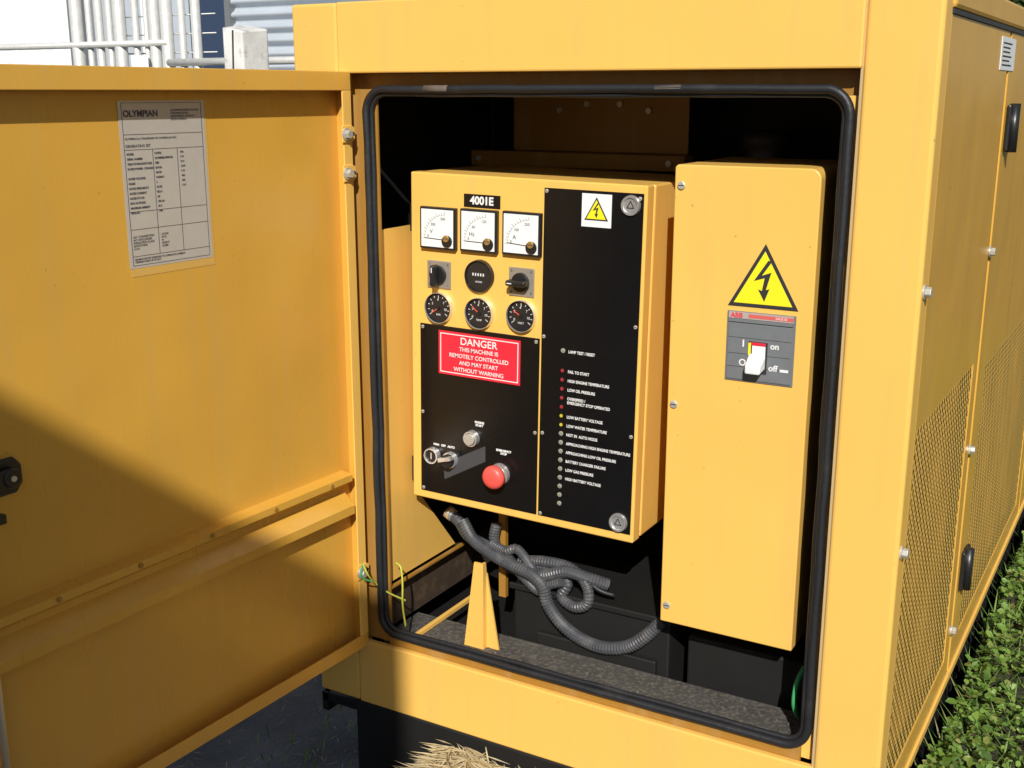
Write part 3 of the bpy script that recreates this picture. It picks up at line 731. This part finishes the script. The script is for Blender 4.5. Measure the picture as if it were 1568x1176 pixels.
FN=empty("pipe_fence",(0,0,0))
fy=3.0
for x,r_,h_ in ((-5.16,.035,2.3),(-5.06,.018,2.3),(-4.98,.022,2.2),(-4.90,.018,2.3),(-4.82,.034,2.35),(-4.70,.020,2.3),(-4.62,.014,2.3),(-4.56,.03,2.3),(-4.47,.034,2.35),(-4.36,.020,2.2),(-4.26,.026,2.3),(-6.4,.03,2.2),(-7.6,.03,2.2)):
    tube("upright",[(x,fy,0),(x,fy,h_)],r_,M_GAL,FN,n=12)
tube("rail",[(-8.6,fy-.02,1.60),(-4.45,fy-.02,1.60)],.018,M_GAL,FN,n=10)
tube("rail",[(-4.45,fy-.02,1.50),(-3.2,fy-.02,1.50)],.020,M_GAL,FN,n=10)
tube("rail",[(-8.6,fy,.5),(-3.2,fy,.5)],.018,M_GAL,FN,n=10)
for k in range(18): tube("wire",[(-4.85,fy+.03,.6+k*.095),(-4.15,fy+.03,.6+k*.095)],.0038,M_GAL,FN,n=5)
tube("gate_stub_post",[(-4.60,fy-.08,0),(-4.60,fy-.08,1.535)],.06,M_WS,FN,n=4,smooth=False)
WP=empty("timber_post",(0,0,0))
M_TIM=simple("weathered_white_timber",(.70,.69,.66),.85,var=.3,vscale=14,bump=.8,bscale=40,dust=.6,dcol=(.2,.17,.13),dscale=25,dlo=.58,dhi=.7)
v=[(-1.800,.60,0),(-1.722,.60,0),(-1.722,.68,0),(-1.800,.68,0),(-1.798,.60,1.503),(-1.735,.60,1.492),(-1.722,.68,1.500),(-1.795,.68,1.512)]
addmesh("post",v,[(0,3,2,1),(0,1,5,4),(1,2,6,5),(2,3,7,6),(3,0,4,7),(4,5,6,7)],M_TIM,WP,bevel=.004)
seg2("crack",(-1.768,1.38),(-1.762,1.495),.003,.597,.6005,M_INK,WP)

# unseen shed-shaped blocker behind the camera, added to cast the diagonal shadow
MS=empty("shadow_blocker_shed",(0,0,0))
ys=-4.5; xr=-.864+.5*4.5; zt=.4525+.77*4.5
box("body",-6.5,xr-.02,-9,ys-.03,0,zt-.1,M_WS,MS)
corr_wall("wall",-6.5,xr-.02,ys-.025,0,zt-.1,.2,.012,M_WS,MS)
box("roof",-6.6,xr,-9.1,ys,zt-.1,zt,M_CS,MS)
box("door",-3.2,-1.8,ys-.012,ys-.005,0,2.2,M_NV,MS)
box("corner_post",xr-.09,xr,ys-.09,ys,0,zt-.1,M_GRY,MS)

TR=empty("tree",(0,0,0))
M_BRK=simple("bark",(.09,.07,.05),.9,var=.4,vscale=8,bump=1,bscale=20)
def tree(cx,cy,H,R,n,seed,par):
    rr=random.Random(seed)
    v=[];f=[]
    tube("trunk",catmull([(cx,cy,0),(cx+.1,cy,H*.3),(cx-.05,cy+.1,H*.6)],.3),.18,M_BRK,par,n=10)
    cl=[]
    for k in range(14):
        a=rr.random()*6.28; q=R*rr.uniform(.2,.9); zc=H*rr.uniform(.42,.92)
        c=Vector((cx+q*math.cos(a),cy+q*math.sin(a),zc)); cl.append((c,R*rr.uniform(.25,.45)))
        tube("limb",[(cx,cy,H*.35),((cx+c.x)/2,(cy+c.y)/2,(H*.35+zc)/2+.1),tuple(c)],.05,M_BRK,par,n=6)
    for _ in range(n):
        c,rc=rr.choice(cl)
        d=Vector((rr.gauss(0,1),rr.gauss(0,1),rr.gauss(0,1))).normalized()*rc*rr.uniform(.5,1.1)
        s=rr.uniform(.08,.18)
        leaf(v,f,c+d,Vector((rr.gauss(0,1),rr.gauss(0,1),rr.gauss(0,1))).normalized(),s,s*1.6,Vector((rr.gauss(0,1),rr.gauss(0,1),rr.gauss(0,1))).normalized())
    addmesh("crown",v,f,M_TREE,par)
tree(-2.3,18.5,5.5,2.4,4500,5,TR)
TR2=empty("tree.001",(0,0,0)); tree(3.5,22,6.5,2.8,4000,9,TR2)

# ================================================================ LIGHT, SKY, CAMERA
Sd=Vector((.5,-1,.77)).normalized()
sun=bpy.data.lights.new("sun",'SUN'); sun.energy=4.95; sun.angle=rad(.5); sun.color=(1,.965,.90)
so=bpy.data.objects.new("sun",sun); COL.objects.link(so); so.rotation_euler=Sd.to_track_quat('Z','Y').to_euler(); so.location=(3,-6,6)
w=bpy.data.worlds.new("World"); sc.world=w; w.use_nodes=True
nt=w.node_tree; bg=nt.nodes["Background"]; bg.inputs["Strength"].default_value=.065
sk=nt.nodes.new("ShaderNodeTexSky"); sk.sky_type='NISHITA'; sk.sun_disc=False
sk.sun_elevation=math.asin(Sd.z); sk.sun_rotation=math.atan2(Sd.x,Sd.y)%(2*math.pi)
nt.links.new(sk.outputs[0],bg.inputs["Color"])
cam=bpy.data.cameras.new("camera"); cam.sensor_width=36; cam.lens=1775/1568*36; cam.clip_start=.02; cam.clip_end=2000
co=bpy.data.objects.new("camera",cam); COL.objects.link(co)
co.location=(.295,-1.6,1.35); co.rotation_euler=(rad(90-14.15),0,rad(30.1))
sc.camera=co
sc.view_settings.view_transform='Standard'; sc.view_settings.look='None'; sc.view_settings.exposure=0
